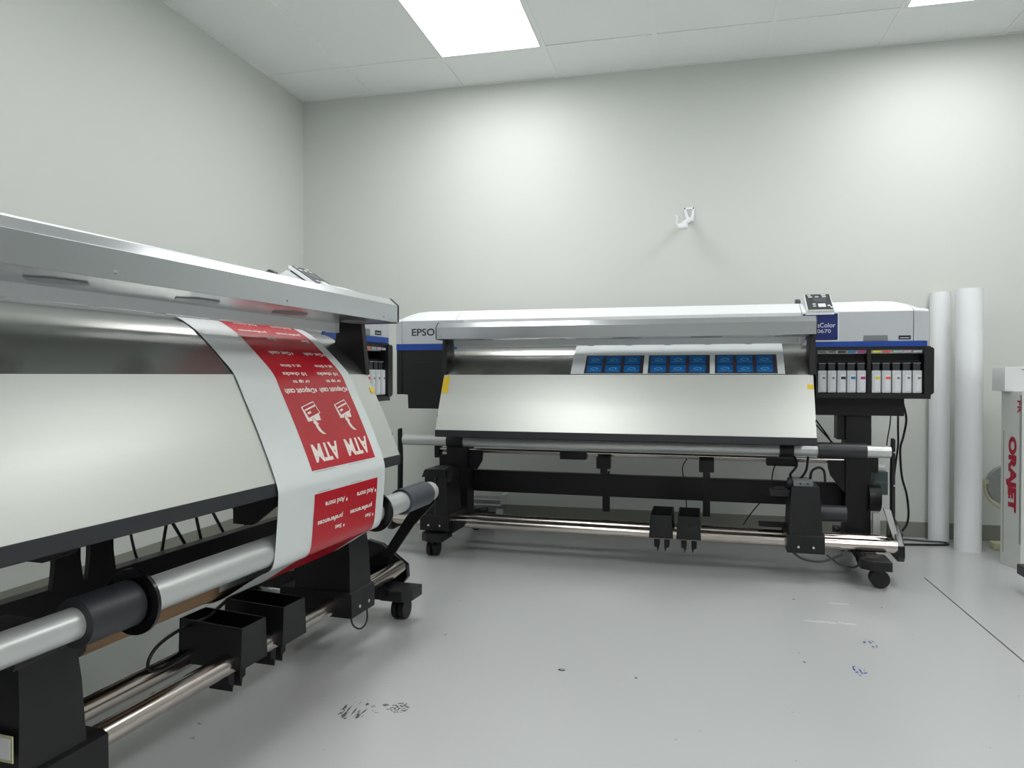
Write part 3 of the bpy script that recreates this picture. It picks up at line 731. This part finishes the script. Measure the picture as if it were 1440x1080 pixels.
# ------------------------------------------------------------------ white carton with red lettering and lid carton on top
def carton():
    e = empty('white_carton', (4.030, -.56, 0), 0)
    tag(e, 'tall white carton with red vertical lettering at the right edge of the photo', 'carton')
    # outline seen from above: left face turned towards the camera
    P0, P1 = Vector((4.000-4.052, -.47+.56)), Vector((3.985-4.052+.015, -.60+.56))
    a = Vector((-.054, .04)); b = Vector((-.018, -.085)); d = Vector((.30, .035))
    out = [a, b, b+d, a+d]
    body = MB(False).prism([tuple(p) for p in out], .0, .826, 'z', .002).build('carton_body', 'box_white', e)
    def on(u, z, off=.0008):       # u along a->b 0..1
        p = a+(b-a)*u; n = Vector((b-a).to_tuple()).orthogonal().normalized()
        if n.x > 0: n = -n
        p = p+n*off; return (p.x, p.y, z)
    for u in (.93, .99):
        q0, q1 = on(u, .10, .0003), on(u+.02, .80, .0018)
        MB(False).loft([[on(u, z, .0002), on(u+.02, z, .0002), on(u+.02, z, .0016), on(u, z, .0016)] for z in (.12, .81)]).build('carton_flap_edge', 'mid_grey', body)
    MB(False).loft([[on(.13, z, .0002), on(.15, z, .0002), on(.15, z, .0012), on(.13, z, .0012)] for z in (.06, .64)]).build('carton_flap_edge', 'mid_grey', body)
    # lettering runs downwards
    text_obj('lettering', 'ORAJET', 'box_red', body, lambda u, v: on(.28+.50*v, .615-.355*u, .0012), (0, 1, 0, 1), .06)
    MB(False).loft([[on(.36, z, .0005), on(.62, z, .0005), on(.62, z, .0010), on(.36, z, .0010)] for z in (.34, .40)]).build('print_accent', 'box_orange', body)
    text_obj('lettering', 'FR', 'box_red', body, lambda u, v: on(.80+.18*v, .785-.06*u, .0014), (0, 1, 0, 1), .02)
    return e
carton()
l = empty('flat_white_carton', (4.06, -.50, .8262), 0)
tag(l, 'smaller plain white carton lying on top of the tall lettered carton', 'carton')
MB(False).prism([(-.102, .03), (-.095, -.085), (.24, -.10), (.24, .09), (-.08, .10)], 0, .115, 'z', .003).build('carton_body', 'box_lid', l)
MB(False).box(-.03, .235, -.1005, -.098, .10, .104).build('carton_seam', 'mid_grey', l)

# ------------------------------------------------------------------ round fan behind the carton
f = empty('round_fan', (4.148, -.17, 0), 0)
tag(f, 'round grey fan with a cream rim and foot, half hidden behind the white carton', 'fan')
fm = MB(False); seg = 40; r = .125; zc = .33
for (ro, ri, y0, y1, nm, m) in ((.106, .0, -.02, .02, 'fan_disc', 'fan_metal'),):
    MB(False).tube((0, y0, zc), (0, y1, zc), ro, 40).build(nm, m, f)
rim = [(r*math.cos(t), -.03, zc+r*math.sin(t)) for t in [math.radians(175+5*k) for k in range(32)]]
MB(False).path(rim, .0075, 8).build('fan_rim', 'cream_plastic', f)
MB(False).tube((-.125, -.045, zc+.02), (-.125, -.012, zc+.02), .014, 12).build('tilt_knob', 'cream_plastic', f)
MB(False).box(-.012, .012, -.04, -.016, .03, zc-.12, .003).box(-.09, .09, -.06, .01, .0, .035, .008).build('fan_foot', 'cream_plastic', f)
# dolly at the right border
d = empty('dolly', (3.98, -1.135, 0), 0)
tag(d, 'dark grey dolly with a blue wheel at the right border of the photo', 'dolly')
MB(False).box(-.13, .24, -.13, .12, .076, .118, .004).build('deck', 'dark_grey', d)
for x, y in ((-.088, -.09), (-.088, .08), (.2, -.09), (.2, .08)):
    MB(False).tube((x-.012, y, .034), (x+.012, y, .034), .034, 20).build('wheel', 'wheel_blue', d)
    MB(False).box(x-.016, x+.016, y-.012, y+.012, .05, .077).build('wheel_fork', 'mid_grey', d)

# ------------------------------------------------------------------ small machine on the floor behind the back printer
m = empty('bench_machine', (1.36, -.17, 0), 0)
tag(m, 'small grey machine with white corner fittings on the floor behind the back printer', 'machine')
MB(False).box(-.12, .07, -.06, .06, .0, .155, .004).build('housing', 'machine_grey', m)
MB(False).box(-.12, .075, -.064, -.058, .150, .158).box(-.12, .075, -.064, -.058, .118, .126).build('rail_strip', 'lamp_frame', m)
MB(False).box(.07, .105, -.07, .05, .128, .186, .004).build('corner_fitting', 'box_white', m)
MB(False).box(.045, .085, -.075, -.055, .0, .10, .004).build('corner_fitting', 'box_white', m)
MB(False).box(-.10, .04, -.066, -.059, .03, .08, .002).build('drawer_front', 'brown_residue', m)

# ------------------------------------------------------------------ crumpled paper under the left printer
pm = MB(False); n = 12
G = [[pm.V((-.13+.26*i/n+random.uniform(-.004, .004), -.09+.18*j/n+random.uniform(-.004, .004),
      .012+.055*math.exp(-((i/n-.55)**2*6+(j/n-.5)**2*5))+random.uniform(0, .013))) for j in range(n+1)] for i in range(n+1)]
for i in range(n):
    for j in range(n): pm.bm.faces.new((G[i][j], G[i+1][j], G[i+1][j+1], G[i][j+1]))
edge = [G[i][0] for i in range(n+1)]+[G[n][j] for j in range(1, n+1)]+[G[i][n] for i in range(n-1, -1, -1)]+[G[0][j] for j in range(n-1, 0, -1)]
for v in edge: v.co.z = .0005
po = pm.build('crumpled_paper', 'paper_white', ang=25); po.location = (.83, -1.74, 0)
tag(po, 'crumpled white paper lying on the floor under the left printer', 'paper')

# ------------------------------------------------------------------ white bracket screwed to the back wall
b = empty('wall_bracket', (2.50, -.001, 1.80), 0)
tag(b, 'small white bracket screwed high on the back wall above the back printer', 'bracket')
t = MB(False)
t.box(-.006, .056, -.006, 0, .084, .096, .001)
t.loft([[(-.006, -.006, .086), (.008, -.006, .086), (.008, 0, .086), (-.006, 0, .086)], [(.008, -.02, .03), (.024, -.02, .03), (.024, 0, .03), (.008, 0, .03)]])
t.loft([[(.044, -.006, .086), (.057, -.006, .086), (.057, 0, .086), (.044, 0, .086)], [(.034, -.024, .02), (.050, -.024, .02), (.050, 0, .02), (.034, 0, .02)]])
t.box(.008, .050, -.022, 0, .010, .036, .003)
t.build('mount_plate', 'paper_white', b)
t = MB(False)
t.path([(.026, -.01, .02), (.018, -.06, .005), (.004, -.10, -.012), (-.012, -.125, -.03)], [.016, .015, .015, .017], 12)
t.build('bracket_arm', 'paper_white', b)
t = MB(False); t.box(-.040, .016, -.165, -.110, -.056, -.028, .008)
t.path([(-.034, -.135, -.044), (-.046, -.135, -.02), (-.043, -.135, .01), (-.052, -.135, .028)], .0045, 8)
t.build('bracket_claw', 'paper_white', b)
for x in (0, .050): MB(False).tube((x, -.009, .090), (x, -.005, .090), .0042, 10).build('screw', 'dark_grey', b)
